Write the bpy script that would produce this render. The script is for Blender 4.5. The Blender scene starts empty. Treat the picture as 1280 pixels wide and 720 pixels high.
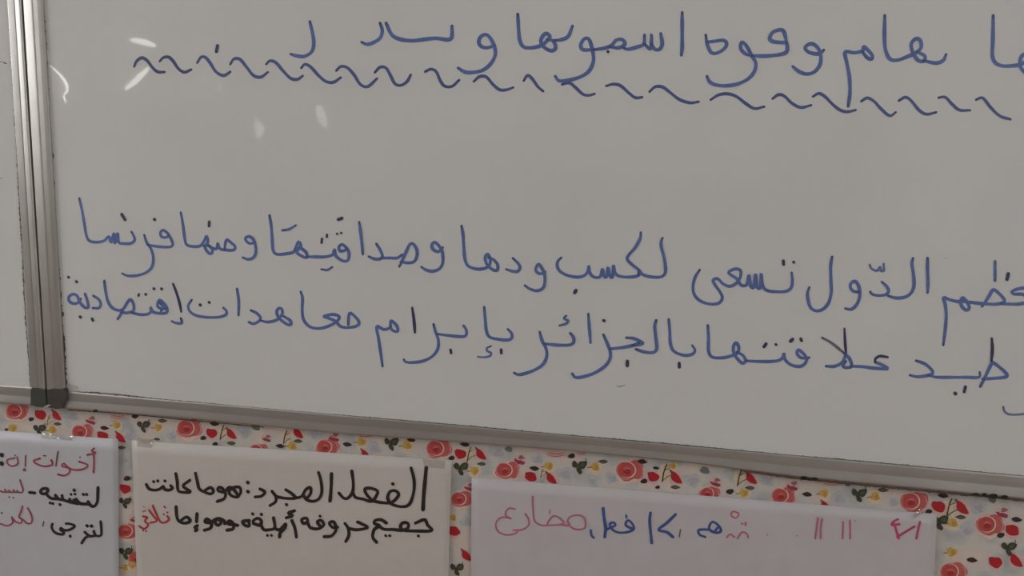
import bpy, bmesh, math, random
from mathutils import Vector, Matrix
random.seed(4)
SC = bpy.context.scene
COL = SC.collection

# ------------------------------------------------------------------ camera
FPX = 1000.0; CX, CY = 640.0, 360.0
xh, yh = -5825.0, -343.65            # vanishing point of the board's long edges
xv, yv = -200.0, 6300.0              # vanishing point of its upright edges
aX = -Vector((xh, yh, FPX)).normalized()
aZ = -Vector((xv, yv, FPX)).normalized()
aY = aZ.cross(aX).normalized()
R = Matrix((aX, aY, aZ))             # world = R @ cam (cam: right, down, forward)
FWD = R @ Vector((0, 0, 1))
CAM = Vector((0, 0, 1.35)) - FWD * 1.12
cd = bpy.data.cameras.new('camera'); cam = bpy.data.objects.new('camera', cd); COL.objects.link(cam)
right, up = R @ Vector((1, 0, 0)), R @ Vector((0, -1, 0))
M = Matrix((right, up, -FWD)).transposed().to_4x4(); M.translation = CAM
cam.matrix_world = M
cd.sensor_width = 36; cd.lens = 36 * FPX / 1280; cd.clip_start = 0.01
SC.camera = cam

# ------------------------------------------------------------------ light, exposure
W = bpy.data.worlds.new('sky'); SC.world = W; W.use_nodes = True
W.node_tree.nodes['Background'].inputs[0].default_value = (0.75, 0.85, 1, 1)
W.node_tree.nodes['Background'].inputs[1].default_value = 1.0
FILL_GLOW_L, FILL_GLOW_R, GLARE_B = 7.0, 5.0, 6.5      # radiance of the added panes and glare shapes
SC.view_settings.view_transform = 'Standard'
SC.view_settings.look = 'None'
SC.view_settings.exposure = 0.10
SC.view_settings.gamma = 1.0
SC.view_settings.use_curve_mapping = False

# ------------------------------------------------------------------ helpers
def P(x, y, d=0.0):
    """point on the plane d metres in front of the wall that the photo shows at x, y"""
    r = R @ Vector((x - CX, y - CY, FPX))
    return CAM + r * ((-d - CAM.y) / r.y)

def mat(name, col, rough=0.6, metal=0.0, spec=0.5, vary=0.0, scale=8.0, bump=0.0, bscale=40.0, attr=False, aniso=0.0):
    m = bpy.data.materials.new(name); m.use_nodes = True
    nt = m.node_tree; b = nt.nodes['Principled BSDF']
    b.inputs['Base Color'].default_value = (*col, 1)
    b.inputs['Roughness'].default_value = rough
    b.inputs['Metallic'].default_value = metal
    b.inputs['Specular IOR Level'].default_value = spec
    b.inputs['Anisotropic'].default_value = aniso
    tc = nt.nodes.new('ShaderNodeTexCoord')
    src = None
    if attr:
        a = nt.nodes.new('ShaderNodeAttribute'); a.attribute_name = 'Col'; src = a.outputs['Color']
    if vary:
        n = nt.nodes.new('ShaderNodeTexNoise'); n.inputs['Scale'].default_value = scale; n.inputs['Detail'].default_value = 5
        nt.links.new(tc.outputs['Object'], n.inputs['Vector'])
        mr = nt.nodes.new('ShaderNodeMapRange')
        mr.inputs['From Min'].default_value = .3; mr.inputs['From Max'].default_value = .7
        mr.inputs['To Min'].default_value = 1 - vary; mr.inputs['To Max'].default_value = 1 + vary
        nt.links.new(n.outputs['Fac'], mr.inputs['Value'])
        v = nt.nodes.new('ShaderNodeVectorMath'); v.operation = 'SCALE'
        if src: nt.links.new(src, v.inputs[0])
        else: v.inputs[0].default_value = col
        nt.links.new(mr.outputs[0], v.inputs['Scale'])
        src = v.outputs[0]
    if src: nt.links.new(src, b.inputs['Base Color'])
    if bump:
        n = nt.nodes.new('ShaderNodeTexNoise'); n.inputs['Scale'].default_value = bscale; n.inputs['Detail'].default_value = 3
        nt.links.new(tc.outputs['Object'], n.inputs['Vector'])
        bp = nt.nodes.new('ShaderNodeBump'); bp.inputs['Strength'].default_value = 1; bp.inputs['Distance'].default_value = bump
        nt.links.new(n.outputs['Fac'], bp.inputs['Height']); nt.links.new(bp.outputs[0], b.inputs['Normal'])
    return m

def emit(name, col, s):
    m = bpy.data.materials.new(name); m.use_nodes = True; nt = m.node_tree
    nt.nodes.clear(); e = nt.nodes.new('ShaderNodeEmission'); o = nt.nodes.new('ShaderNodeOutputMaterial')
    e.inputs[0].default_value = (*col, 1); e.inputs[1].default_value = s
    nt.links.new(e.outputs[0], o.inputs[0]); return m

def link(name, verts, faces, m, parent=None, cols=None, smooth=False):
    me = bpy.data.meshes.new(name); me.from_pydata([tuple(v) for v in verts], [], faces)
    if cols:                                   # one colour per face
        ca = me.color_attributes.new('Col', 'FLOAT_COLOR', 'CORNER')
        i = 0
        for p, c in zip(me.polygons, cols):
            for _ in p.vertices: ca.data[i].color = (*c, 1); i += 1
    me.materials.append(m)
    if smooth:
        for p in me.polygons: p.use_smooth = True
    o = bpy.data.objects.new(name, me); COL.objects.link(o)
    if parent:
        o.parent = parent; o.matrix_parent_inverse = parent.matrix_world.inverted()
    return o

def bevel(o, w, n=2):
    md = o.modifiers.new('bevel', 'BEVEL'); md.width = w; md.segments = n; md.limit_method = 'ANGLE'
    return o

def box(name, a, b, m, parent=None, bev=0):
    x0, y0, z0 = a; x1, y1, z1 = b
    v = [(x0,y0,z0),(x1,y0,z0),(x1,y1,z0),(x0,y1,z0),(x0,y0,z1),(x1,y0,z1),(x1,y1,z1),(x0,y1,z1)]
    f = [(0,3,2,1),(4,5,6,7),(0,1,5,4),(1,2,6,5),(2,3,7,6),(3,0,4,7)]
    o = link(name, v, f, m, parent)
    if bev: bevel(o, bev)
    return o

def thing(name, loc, label, cat, group=None):
    o = bpy.data.objects.new(name, None); COL.objects.link(o); o.location = loc
    bpy.context.view_layer.update()
    o['label'] = label; o['category'] = cat
    if group: o['group'] = group
    return o

def structure(o): o['kind'] = 'structure'; return o

def smooth_line(pts, step=1.3):
    """Catmull-Rom through the points"""
    if len(pts) == 2: pts = [pts[0], ((pts[0][0]+pts[1][0])/2, (pts[0][1]+pts[1][1])/2), pts[1]]
    p = [Vector(q) for q in pts]
    p = [2*p[0]-p[1]] + p + [2*p[-1]-p[-2]]
    out = []
    for i in range(1, len(p)-2):
        a, b, c, d = p[i-1], p[i], p[i+1], p[i+2]
        n = max(2, int((c-b).length/step))
        for k in range(n):
            t = k/n
            out.append(.5*((2*b)+(c-a)*t+(2*a-5*b+4*c-d)*t*t+(3*b-a-3*c+d)*t**3))
    out.append(p[-2]); return out

class Ink:
    """flat felt-pen strokes collected into one mesh per written word"""
    def __init__(s, depth): s.v = []; s.f = []; s.c = []; s.depth = depth; s.k = 0; s.run = 0.0
    def stroke(s, pts, w, col, dark, ends=1.0):
        s.k += 1
        q = smooth_line(pts); n = len(q)
        L = [0]
        for i in range(1, n): L.append(L[-1] + (q[i]-q[i-1]).length)
        T = L[-1] or 1
        base = len(s.v); off = 0.0
        def put(x, y):
            d = s.depth(x, y) if callable(s.depth) else s.depth
            s.v.append(P(x, y, d + off + s.run))
        cw = []
        ph = random.random()*6
        for i in range(n):
            s.run += 1.2e-6
            a, b = q[max(0, i-1)], q[min(n-1, i+1)]
            t = (b-a); t = t.normalized() if t.length > 1e-6 else Vector((1, 0))
            nn = Vector((-t.y, t.x))
            e = min(L[i], T-L[i])
            wi = w*.5*(1 + .07*math.sin(L[i]*.21+ph)) * (1 if ends >= 1 else ends + (1-ends)*min(1, e/9))
            put(*(q[i]+nn*wi)); put(*(q[i]-nn*wi))
            m = max(0, 1-e/5)*.6 + .16*(.5+.5*math.sin(L[i]*.11+ph*2))
            cw.append(tuple(col[j]*(1-m)+dark[j]*m for j in range(3)))
        for i in range(n-1):
            s.f.append((base+2*i, base+2*i+1, base+2*i+3, base+2*i+2)); s.c.append(cw[i])
        for idx, sg in ((0, -1), (n-1, 1)):           # round ends
            t = (q[1]-q[0]) if idx == 0 else (q[-1]-q[-2])
            t = t.normalized() * sg; nn = Vector((-t.y, t.x))
            wi = w*.5*(1 if ends >= 1 else ends)
            b2 = len(s.v)
            for k in range(7):
                a = math.pi*k/6
                put(*(q[idx] + nn*wi*math.cos(a) + t*wi*math.sin(a)))
            s.f.append(tuple(range(b2, b2+7))); s.c.append(cw[idx])
    def dot(s, x, y, r, col, x2=None, y2=None):
        if x2 is None: x2, y2 = x+r*.3, y+r*.3
        s.stroke([(x, y), (x2, y2)], r*2, col, col)
    def build(s, name, m, parent): return link(name, s.v, s.f, m, parent, s.c)

# ------------------------------------------------------------------ materials
PLASTER = mat('plaster', (.62, .58, .52), .8, vary=.05, bump=.002)
m_floor = mat('terracotta_floor', (.30, .20, .14), .45, vary=.15, scale=3)
m_ceil = mat('ceiling_paint', (.7, .69, .66), .9)
m_board = mat('whiteboard_enamel', (.785, .785, .77), .014, vary=.018, scale=5, bump=.0004, bscale=2.2)
m_alu = mat('brushed_aluminium', (.50, .475, .445), .42, metal=.72, vary=.05, scale=14, bump=.0004, bscale=30)
m_cap = mat('dark_plastic_cap', (.075, .08, .07), .42, vary=.12, scale=60)
m_cap2 = mat('worn_plastic_cap', (.08, .068, .062), .42, vary=.12, scale=60)
m_ink = mat('felt_pen_ink', (.1, .1, .3), .5, vary=.10, scale=300, attr=True)
m_print = mat('printed_flowers', (.5, .1, .1), .55, vary=.08, scale=220, attr=True)
m_grime = mat('edge_grime', (.11, .085, .07), .8, vary=.3, scale=200)
m_seam = mat('seam_line', (.16, .155, .145), .7, vary=.25, scale=160)
m_brown = mat('gap_shadow_brown', (.11, .075, .06), .8, vary=.2, scale=90)
m_black = mat('black_glue', (.015, .013, .012), .5)
m_unseen_curtain = mat('unseen_curtain_cloth', (.50, .47, .42), .9, vary=.1)
m_wood = mat('dark_wood', (.16, .09, .05), .5, vary=.2)
m_unseen_frame = mat('unseen_window_frame_white', (.7, .7, .68), .5)

def wallpaper_material():
    m = mat('floral_wallpaper', (.7, .66, .6), .5); nt = m.node_tree; b = nt.nodes['Principled BSDF']
    tc = nt.nodes.new('ShaderNodeTexCoord'); n = nt.nodes.new('ShaderNodeTexNoise')
    n.inputs['Scale'].default_value = 22; n.inputs['Detail'].default_value = 3
    nt.links.new(tc.outputs['Object'], n.inputs['Vector'])
    r = nt.nodes.new('ShaderNodeValToRGB'); r.color_ramp.elements[0].position = .33; r.color_ramp.elements[1].position = .66
    r.color_ramp.elements[0].color = (.47, .49, .50, 1); r.color_ramp.elements[1].color = (.76, .68, .57, 1)
    e = r.color_ramp.elements.new(.5); e.color = (.68, .65, .59, 1)
    e = r.color_ramp.elements.new(.58); e.color = (.74, .62, .57, 1)
    nt.links.new(n.outputs['Fac'], r.inputs[0]); nt.links.new(r.outputs[0], b.inputs['Base Color'])
    return m
m_paperwall = wallpaper_material()

def paper_material(name, col, grid=False):
    m = mat(name, col, .42, vary=.02, scale=30, bump=.0006, bscale=16)
    if grid:
        nt = m.node_tree; b = nt.nodes['Principled BSDF']
        src = b.inputs['Base Color'].links[0].from_socket
        tc = nt.nodes.new('ShaderNodeTexCoord'); sx = nt.nodes.new('ShaderNodeSeparateXYZ')
        nt.links.new(tc.outputs['Object'], sx.inputs[0])
        outs = []
        for ax in ('X', 'Z'):
            w = nt.nodes.new('ShaderNodeMath'); w.operation = 'MULTIPLY'; w.inputs[1].default_value = 2*math.pi/.0036
            nt.links.new(sx.outputs[ax], w.inputs[0])
            s = nt.nodes.new('ShaderNodeMath'); s.operation = 'SINE'; nt.links.new(w.outputs[0], s.inputs[0])
            g = nt.nodes.new('ShaderNodeMath'); g.operation = 'GREATER_THAN'; g.inputs[1].default_value = .55
            nt.links.new(s.outputs[0], g.inputs[0]); outs.append(g.outputs[0])
        mx = nt.nodes.new('ShaderNodeMath'); mx.operation = 'MAXIMUM'
        nt.links.new(outs[0], mx.inputs[0]); nt.links.new(outs[1], mx.inputs[1])
        k = nt.nodes.new('ShaderNodeMath'); k.operation = 'MULTIPLY_ADD'; k.inputs[1].default_value = -.06; k.inputs[2].default_value = 1
        nt.links.new(mx.outputs[0], k.inputs[0])
        v = nt.nodes.new('ShaderNodeVectorMath'); v.operation = 'SCALE'
        nt.links.new(src, v.inputs[0]); nt.links.new(k.outputs[0], v.inputs['Scale'])
        nt.links.new(v.outputs[0], b.inputs['Base Color'])
    return m
m_paper_l = paper_material('cool_white_paper', (.63, .625, .66))
m_paper_m = paper_material('warm_squared_paper', (.70, .655, .61), grid=True)
m_paper_r = paper_material('white_paper', (.64, .60, .615))

def tape_material():
    m = bpy.data.materials.new('clear_tape'); m.use_nodes = True; nt = m.node_tree; nt.nodes.clear()
    o = nt.nodes.new('ShaderNodeOutputMaterial'); mx = nt.nodes.new('ShaderNodeMixShader')
    t = nt.nodes.new('ShaderNodeBsdfTransparent'); t.inputs[0].default_value = (.96, .95, .93, 1)
    g = nt.nodes.new('ShaderNodeBsdfGlossy'); g.inputs['Roughness'].default_value = .07
    mx.inputs[0].default_value = .24
    nt.links.new(t.outputs[0], mx.inputs[1]); nt.links.new(g.outputs[0], mx.inputs[2]); nt.links.new(mx.outputs[0], o.inputs[0])
    return m
m_tape = tape_material()

# ------------------------------------------------------------------ room
XL, XR, YB, H = -3.5, 3.5, -6.5, 3.2
wall = structure(box('wall_front', (XL, 0, 0), (XR, .15, H), m_paperwall))
structure(box('floor', (XL, YB, -.1), (XR, 0, 0), m_floor))
structure(box('ceiling', (XL, YB, H), (XR, 0, H+.1), m_ceil))
structure(box('wall_back', (XL, YB-.15, 0), (XR, YB, H), PLASTER))

def unseen_window_wall(side, x, wins):
    s = 1 if x > 0 else -1
    x1 = x + .2*s
    lo, hi = min(x, x1), max(x, x1)
    vs = []
    ys = [YB] + [v for w in wins for v in (w[0], w[1])] + [0]
    segs = [((lo, ys[i], 0), (hi, ys[i+1], H)) for i in range(0, len(ys), 2)]
    for (a, b, z0, z1, *_r) in wins:
        segs += [((lo, a, 0), (hi, b, z0)), ((lo, a, z1), (hi, b, H))]
    V, F = [], []
    for a, b in segs:
        n = len(V)
        x0, y0, z0 = a; xx, y1, z1 = b
        V += [(x0,y0,z0),(xx,y0,z0),(xx,y1,z0),(x0,y1,z0),(x0,y0,z1),(xx,y0,z1),(xx,y1,z1),(x0,y1,z1)]
        F += [tuple(n+i for i in f) for f in [(0,3,2,1),(4,5,6,7),(0,1,5,4),(1,2,6,5),(2,3,7,6),(3,0,4,7)]]
    structure(link('wall_'+side, V, F, PLASTER))
wl = [(-5.6, -3.0, 1.3, 2.55), (-2.6, -.4, 1.75, 2.95)]
wr = [(-5.6, -4.0, 1.5, 2.8), (-3.4, -1.2, 1.5, 2.8)]
unseen_window_wall('left', XL, wl); unseen_window_wall('right', XR, wr)
glow_l = emit('fill_glow_left', (.97, .98, 1.0), FILL_GLOW_L)
glow_r = emit('fill_glow_right', (.93, .97, 1.0), FILL_GLOW_R)
glow_b = emit('glare_glow', (1.0, .98, .92), GLARE_B)
wn = 0
def unseen_window(x, a, b, z0, z1, glow):  # unseen glowing window, added to light the board
    global wn; wn += 1
    s = 1 if x > 0 else -1; xc = x + .1*s
    fr = structure(box(f'unseen_window_{wn}', (xc-.02, a, z0), (xc+.02, b, z0+.05), m_unseen_frame))
    box('frame_bar', (xc-.02, a, z1-.05), (xc+.02, b, z1), m_unseen_frame, fr)
    n = 3
    for i in range(n+1):
        y = a + (b-a)*i/n
        box('frame_bar', (xc-.02, max(a, y-.025), z0+.05), (xc+.02, min(b, y+.025), z1-.05), m_unseen_frame, fr)
    for i in range(n):
        y0 = a + (b-a)*i/n + .025; y1 = a + (b-a)*(i+1)/n - .025
        box('pane', (xc-.004, y0, z0+.05), (xc+.004, y1, z1-.05), glow, fr)  # glowing pane of the unseen window, added to light the board
unseen_window(XL, *wl[1], glow_l)
unseen_window(XR, *wr[0], glow_r); unseen_window(XR, *wr[1], glow_r)
# unseen curtained opening; glowing shapes before the cloth are added for board glares
fr = structure(box('unseen_window_4', (XL-.12, wl[0][0], 1.3), (XL-.08, wl[0][1], 1.35), m_unseen_frame))
V, F = [], []
n = 170
for i in range(n+1):
    y = -6.45 + (-2.85+6.45)*i/n; dx = .02*math.sin(i*.9)+.045
    V += [(XL+dx, y, 1.1), (XL+dx, y, 2.75)]
for i in range(n): F.append((2*i, 2*i+2, 2*i+3, 2*i+1))
cur = link('curtain', V, F, m_unseen_curtain, None, smooth=True)  # unseen curtain behind the added glare shapes
cur['label'] = 'unseen drawn beige curtains behind added glowing glare shapes on the left wall'; cur['category'] = 'curtain'
def mirror_hit(px, py):
    q = P(px, py, .0105); r = (q-CAM).normalized(); r.y = -r.y
    return q + r*((XL+.075 - q.x)/r.x)
glares = [
 ([(63,82),(72,90),(80,99),(84,108),(84,115),(79.5,121),(83,129)], 3.4),
 ([(157,112),(168,104),(178,94),(188,84)], 7.5),
 ([(164,49),(176,51),(188,54),(196,57)], 7.5),
]
for pts, w in glares:
    q = smooth_line(pts, 3); V, F = [], []
    for i, c in enumerate(q):
        t = (q[min(i+1, len(q)-1)]-q[max(i-1, 0)]).normalized(); nn = Vector((-t.y, t.x))
        k = w*.5*(.35+.65*math.sin(math.pi*min(1, max(0, (i+.3)/len(q)))))
        V += [mirror_hit(*(c+nn*k)), mirror_hit(*(c-nn*k))]
    for i in range(len(q)-1): F.append((2*i, 2*i+1, 2*i+3, 2*i+2))
    link('glare_shape', V, F, glow_b if w > 4 else emit('glare_glow_thin', (1, .98, .94), 9.0), cur)
m_added_dado = mat('added_dado_brown', (.20, .145, .11), .5, vary=.08)  # unseen dado, added to darken what the stile reflects
structure(box('unseen_dado_1', (XL, YB, 0), (XL+.012, -.001, 1.22), m_added_dado)); structure(box('unseen_dado_2', (XR-.012, YB, 0), (XR, -.001, 1.45), m_added_dado)); structure(box('unseen_dado_3', (XL+.012, YB, 0), (1.15, YB+.012, 1.45), m_added_dado))
glow_s = emit('soft_glare_glow', (1.0, .98, .94), 2.3)  # glow of added shapes that make soft glares on the board
def back_hit(px, py):
    q = P(px, py, .0105); r = (q-CAM).normalized(); r.y = -r.y
    return q + r*((YB+.09 - q.y)/r.y)
V, F = [], []
for i in range(81):
    x = -3.48 + .9*i/40; dy = .03+.02*math.sin(i*.8)
    V += [(x, YB+dy, 1.5), (x, YB+dy, 2.6)]
for i in range(80): F.append((2*i, 2*i+2, 2*i+3, 2*i+1))
cur2 = link('curtain', V, F, m_unseen_curtain, None, smooth=True)  # added curtain behind the soft glare shape
cur2['label'] = 'beige curtains added on the back wall behind a glowing glare shape'; cur2['category'] = 'curtain'
for pts, w in (([(322,150),(325,160),(324,172)], 11), ([(398,132),(401,145),(407,158)], 12), ([(254,92),(258,97)], 8), ([(272,108),(278,112)], 9)):
    q = smooth_line(pts, 2); V, F = [], []
    for i, c in enumerate(q):
        t = (q[min(i+1, len(q)-1)]-q[max(i-1, 0)]).normalized(); nn = Vector((-t.y, t.x)); k = w*.5*(.3+.7*math.sin(math.pi*min(1, (i+.3)/len(q))))
        hit = back_hit if pts[0][0] > 380 else mirror_hit
        V += [hit(*(c+nn*k)), hit(*(c-nn*k))]
    for i in range(len(q)-1): F.append((2*i, 2*i+1, 2*i+3, 2*i+2))
    link('glare_shape', V, F, glow_s, cur2 if pts[0][0] > 380 else cur)
structure(box('baseboard_front', (XL, -.015, 0), (XR, 0, .1), m_wood))
structure(box('baseboard_back', (XL, YB, 0), (XR, YB+.015, .1), m_wood))
structure(box('door_1', (1.2, YB, 0), (2.1, YB+.04, 2.05), m_wood))

# ------------------------------------------------------------------ printed flowers on the wallpaper
PR = {'v': [], 'f': [], 'c': [], 'z': 0}
RED = (.50, .018, .028); DRED = (.20, .012, .03); ROSE = (.62, .13, .12); CORAL = (.58, .085, .075)
PINK = (.72, .42, .38); HALO = (.74, .55, .50); LEAF = (.060, .062, .040); DLEAF = (.05, .022, .024); OLV = (.17, .14, .07)
YEL = (.66, .44, .10); DYEL = (.60, .32, .08); CRM = (.78, .64, .48); MAG = (.36, .05, .09); PALE = (.80, .66, .58)
def prnt(fr, pts, col, lay):
    PR['z'] = (PR['z'] + 1) % 37
    off = .0003 + lay*.00009 + PR['z']*1.5e-6
    b = len(PR['v'])
    for u, v in pts: PR['v'].append(fr(u, v, off))
    PR['f'].append(tuple(range(b, b+len(pts)))); PR['c'].append(col)
def blob(fr, x, y, rx, ry, col, lay, rot=0, wob=.08, n=18, pinch=0):
    ph = random.random()*6; pts = []
    for i in range(n):
        a = 2*math.pi*i/n; k = 1 + wob*math.sin(3*a+ph) + wob*.6*math.sin(5*a+ph*2)
        u, v = rx*k*math.cos(a), ry*k*math.sin(a)
        if pinch: v *= (1 - pinch*abs(u/rx)**1.5)
        pts.append((x+u*math.cos(rot)-v*math.sin(rot), y+u*math.sin(rot)+v*math.cos(rot)))
    prnt(fr, pts, col, lay)
def arc(fr, x, y, r1, r2, a0, a1, w, col, lay, rot=0):
    n = 14
    for i in range(n):
        q = []
        for (aa, s) in ((i, -1), (i+1, -1), (i+1, 1), (i, 1)):
            a = a0 + (a1-a0)*aa/n; k = 1 + s*w/(r1+r2)*math.sin(math.pi*(aa+.4)/(n+.8))
            q.append((x+r1*k*math.cos(a), y+r2*k*math.sin(a)))
        prnt(fr, q, col, lay)
def line(fr, pts, w, col, lay):
    q = smooth_line(pts, 2)
    for i in range(len(q)-1):
        t = (q[i+1]-q[i]).normalized(); nn = Vector((-t.y, t.x))*w*.5
        prnt(fr, [q[i]+nn, q[i+1]+nn, q[i+1]-nn, q[i]-nn], col, lay)
def flower(kind, x, y, s=1.0, fr=None):
    fr = fr or (lambda u, v, o: P(u, v, o))
    if kind == 'R':      # big rose
        blob(fr, x+2*s, y+2*s, 20*s, 15.5*s, HALO, 0, .1); blob(fr, x, y+2*s, 17.5*s, 13.5*s, PALE, 1, .1)
        blob(fr, x+7*s, y-.5*s, 11.5*s, 11.5*s, ROSE, 2, -.2); blob(fr, x-2*s, y+1*s, 13.5*s, 11.5*s, ROSE, 3, .1, .05)
        blob(fr, x-2*s, y-.5*s, 10*s, 9.5*s, CORAL, 4, 0, .04)
        arc(fr, x-2*s, y-.5*s, 10*s, 9.3*s, -1.9, 2.3, 1.6*s, PALE, 5)
        arc(fr, x-2*s, y+.3*s, 12.5*s, 10.8*s, 1.2, 3.9, 1.2*s, PINK, 5)
        arc(fr, x-2*s, y+.5*s, 6*s, 5*s, 3.4, 7.0, 1.2*s, ROSE, 6)
        blob(fr, x-2*s, y+1.5*s, 4.5*s, 3.2*s, (.42, .035, .04), 5); arc(fr, x-2*s, y, 3.4*s, 2.6*s, 3.2, 6.2, .9*s, PINK, 7)
        arc(fr, x+4*s, y+1*s, 13*s, 11*s, -.9, .9, 1.3*s, PINK, 5)
    elif kind == 'L':    # tulip, left one of a pair
        blob(fr, x, y+2*s, 9*s, 8*s, HALO, 0); blob(fr, x-.3*s, y, 7.6*s, 6.2*s, RED, 4, .25, .07)
        blob(fr, x-5*s, y-3.5*s, 3*s, 3*s, RED, 4, .6)
    elif kind == 'W':    # wedge tulip
        blob(fr, x+1*s, y+1*s, 10*s, 9*s, HALO, 0)
        prnt(fr, [(x+a*s, y+b*s) for a, b in ((-8,-8.5),(-5,-8),(-1,-6),(3,-2.5),(6,2.5),(8,7.5),(4,8),(-1,6.5),(-5,3.5),(-6.5,0),(-6,-4))], RED, 4)
        blob(fr, x-6.5*s, y-8*s, 2.2*s, 1.3*s, OLV, 5, .7)
    elif kind == 'D': blob(fr, x, y, 6.2*s, 3.0*s, DLEAF, 6, .12, .05, pinch=.5)
    elif kind == 'E': blob(fr, x, y, 4.4*s, 3.0*s, DLEAF, 6, -.2, .06)
    elif kind == 'O':
        blob(fr, x, y, 6*s, 2.5*s, LEAF, 6, .05, .05, pinch=.5); blob(fr, x, y+.3*s, 4*s, 1.1*s, OLV, 7, .05)
    elif kind == 'G':    # three leaf cluster
        blob(fr, x-6.5*s, y-1.5*s, 4.6*s, 3.4*s, LEAF, 6, 1.2, .06); blob(fr, x+3*s, y-1*s, 6.5*s, 5*s, LEAF, 6, -.5, .08, pinch=.3)
        blob(fr, x-1*s, y+6.5*s, 5*s, 2.8*s, LEAF, 6, 1.0, .06); line(fr, [(x+7*s, y-9*s), (x+7*s, y-5*s), (x+5*s, y)], 1.1*s, LEAF, 6)
        blob(fr, x+3*s, y-1*s, 3.4*s, 2*s, (.10, .11, .075), 7, -.5)
    elif kind == 'Y':
        blob(fr, x, y+2*s, 8.5*s, 8*s, CRM, 0); blob(fr, x, y, 5.4*s, 5*s, YEL, 4, .4, .12); blob(fr, x+1.5*s, y+1*s, 2.4*s, 3.4*s, DYEL, 5)
        line(fr, [(x-10*s, y+1*s), (x-5*s, y+1*s)], 1*s, OLV, 5)
    elif kind == 'B':
        blob(fr, x, y, 8.5*s, 7*s, HALO, 0); blob(fr, x-1*s, y+1.5*s, 5*s, 2.8*s, MAG, 4, .35, .15)
        blob(fr, x+2.5*s, y-3*s, 3.6*s, 2.4*s, (.42, .14, .17), 4, 0, .15); blob(fr, x+4*s, y+3.5*s, 2.6*s, 2.2*s, MAG, 4)
        line(fr, [(x-3*s, y-.5*s), (x+3*s, y-.2*s)], .8*s, PALE, 5)
    elif kind == 'H':    # part of a pale rose
        blob(fr, x, y, 12*s, 5*s, HALO, 1); arc(fr, x, y-2*s, 10*s, 5*s, .4, 2.8, 1.5*s, ROSE, 3); arc(fr, x, y-3.5*s, 9*s, 4*s, .4, 2.8, 1.5*s, CORAL, 3)
    elif kind == 'S':    # stems
        blob(fr, x, y, 7*s, 10*s, CRM, 0)
        line(fr, [(x+3*s, y-10*s), (x, y-2*s), (x-2*s, y+9*s)], 1.2*s, DLEAF, 5); line(fr, [(x-2*s, y+8*s), (x+4*s, y+3*s), (x+9*s, y+1*s)], .9*s, OLV, 5)
        line(fr, [(x, y-3*s), (x+6*s, y-6*s)], .9*s, OLV, 5)
    elif kind == 'g': blob(fr, x, y, 5.5*s, 4*s, (.20, .22, .21), 5, .3)
    elif kind == 'v': blob(fr, x, y, 9*s, 7*s, (.56, .56, .57), 0, .2, .15); blob(fr, x+1*s, y+1*s, 5*s, 4*s, (.48, .48, .50), 1, .2, .2)
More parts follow.
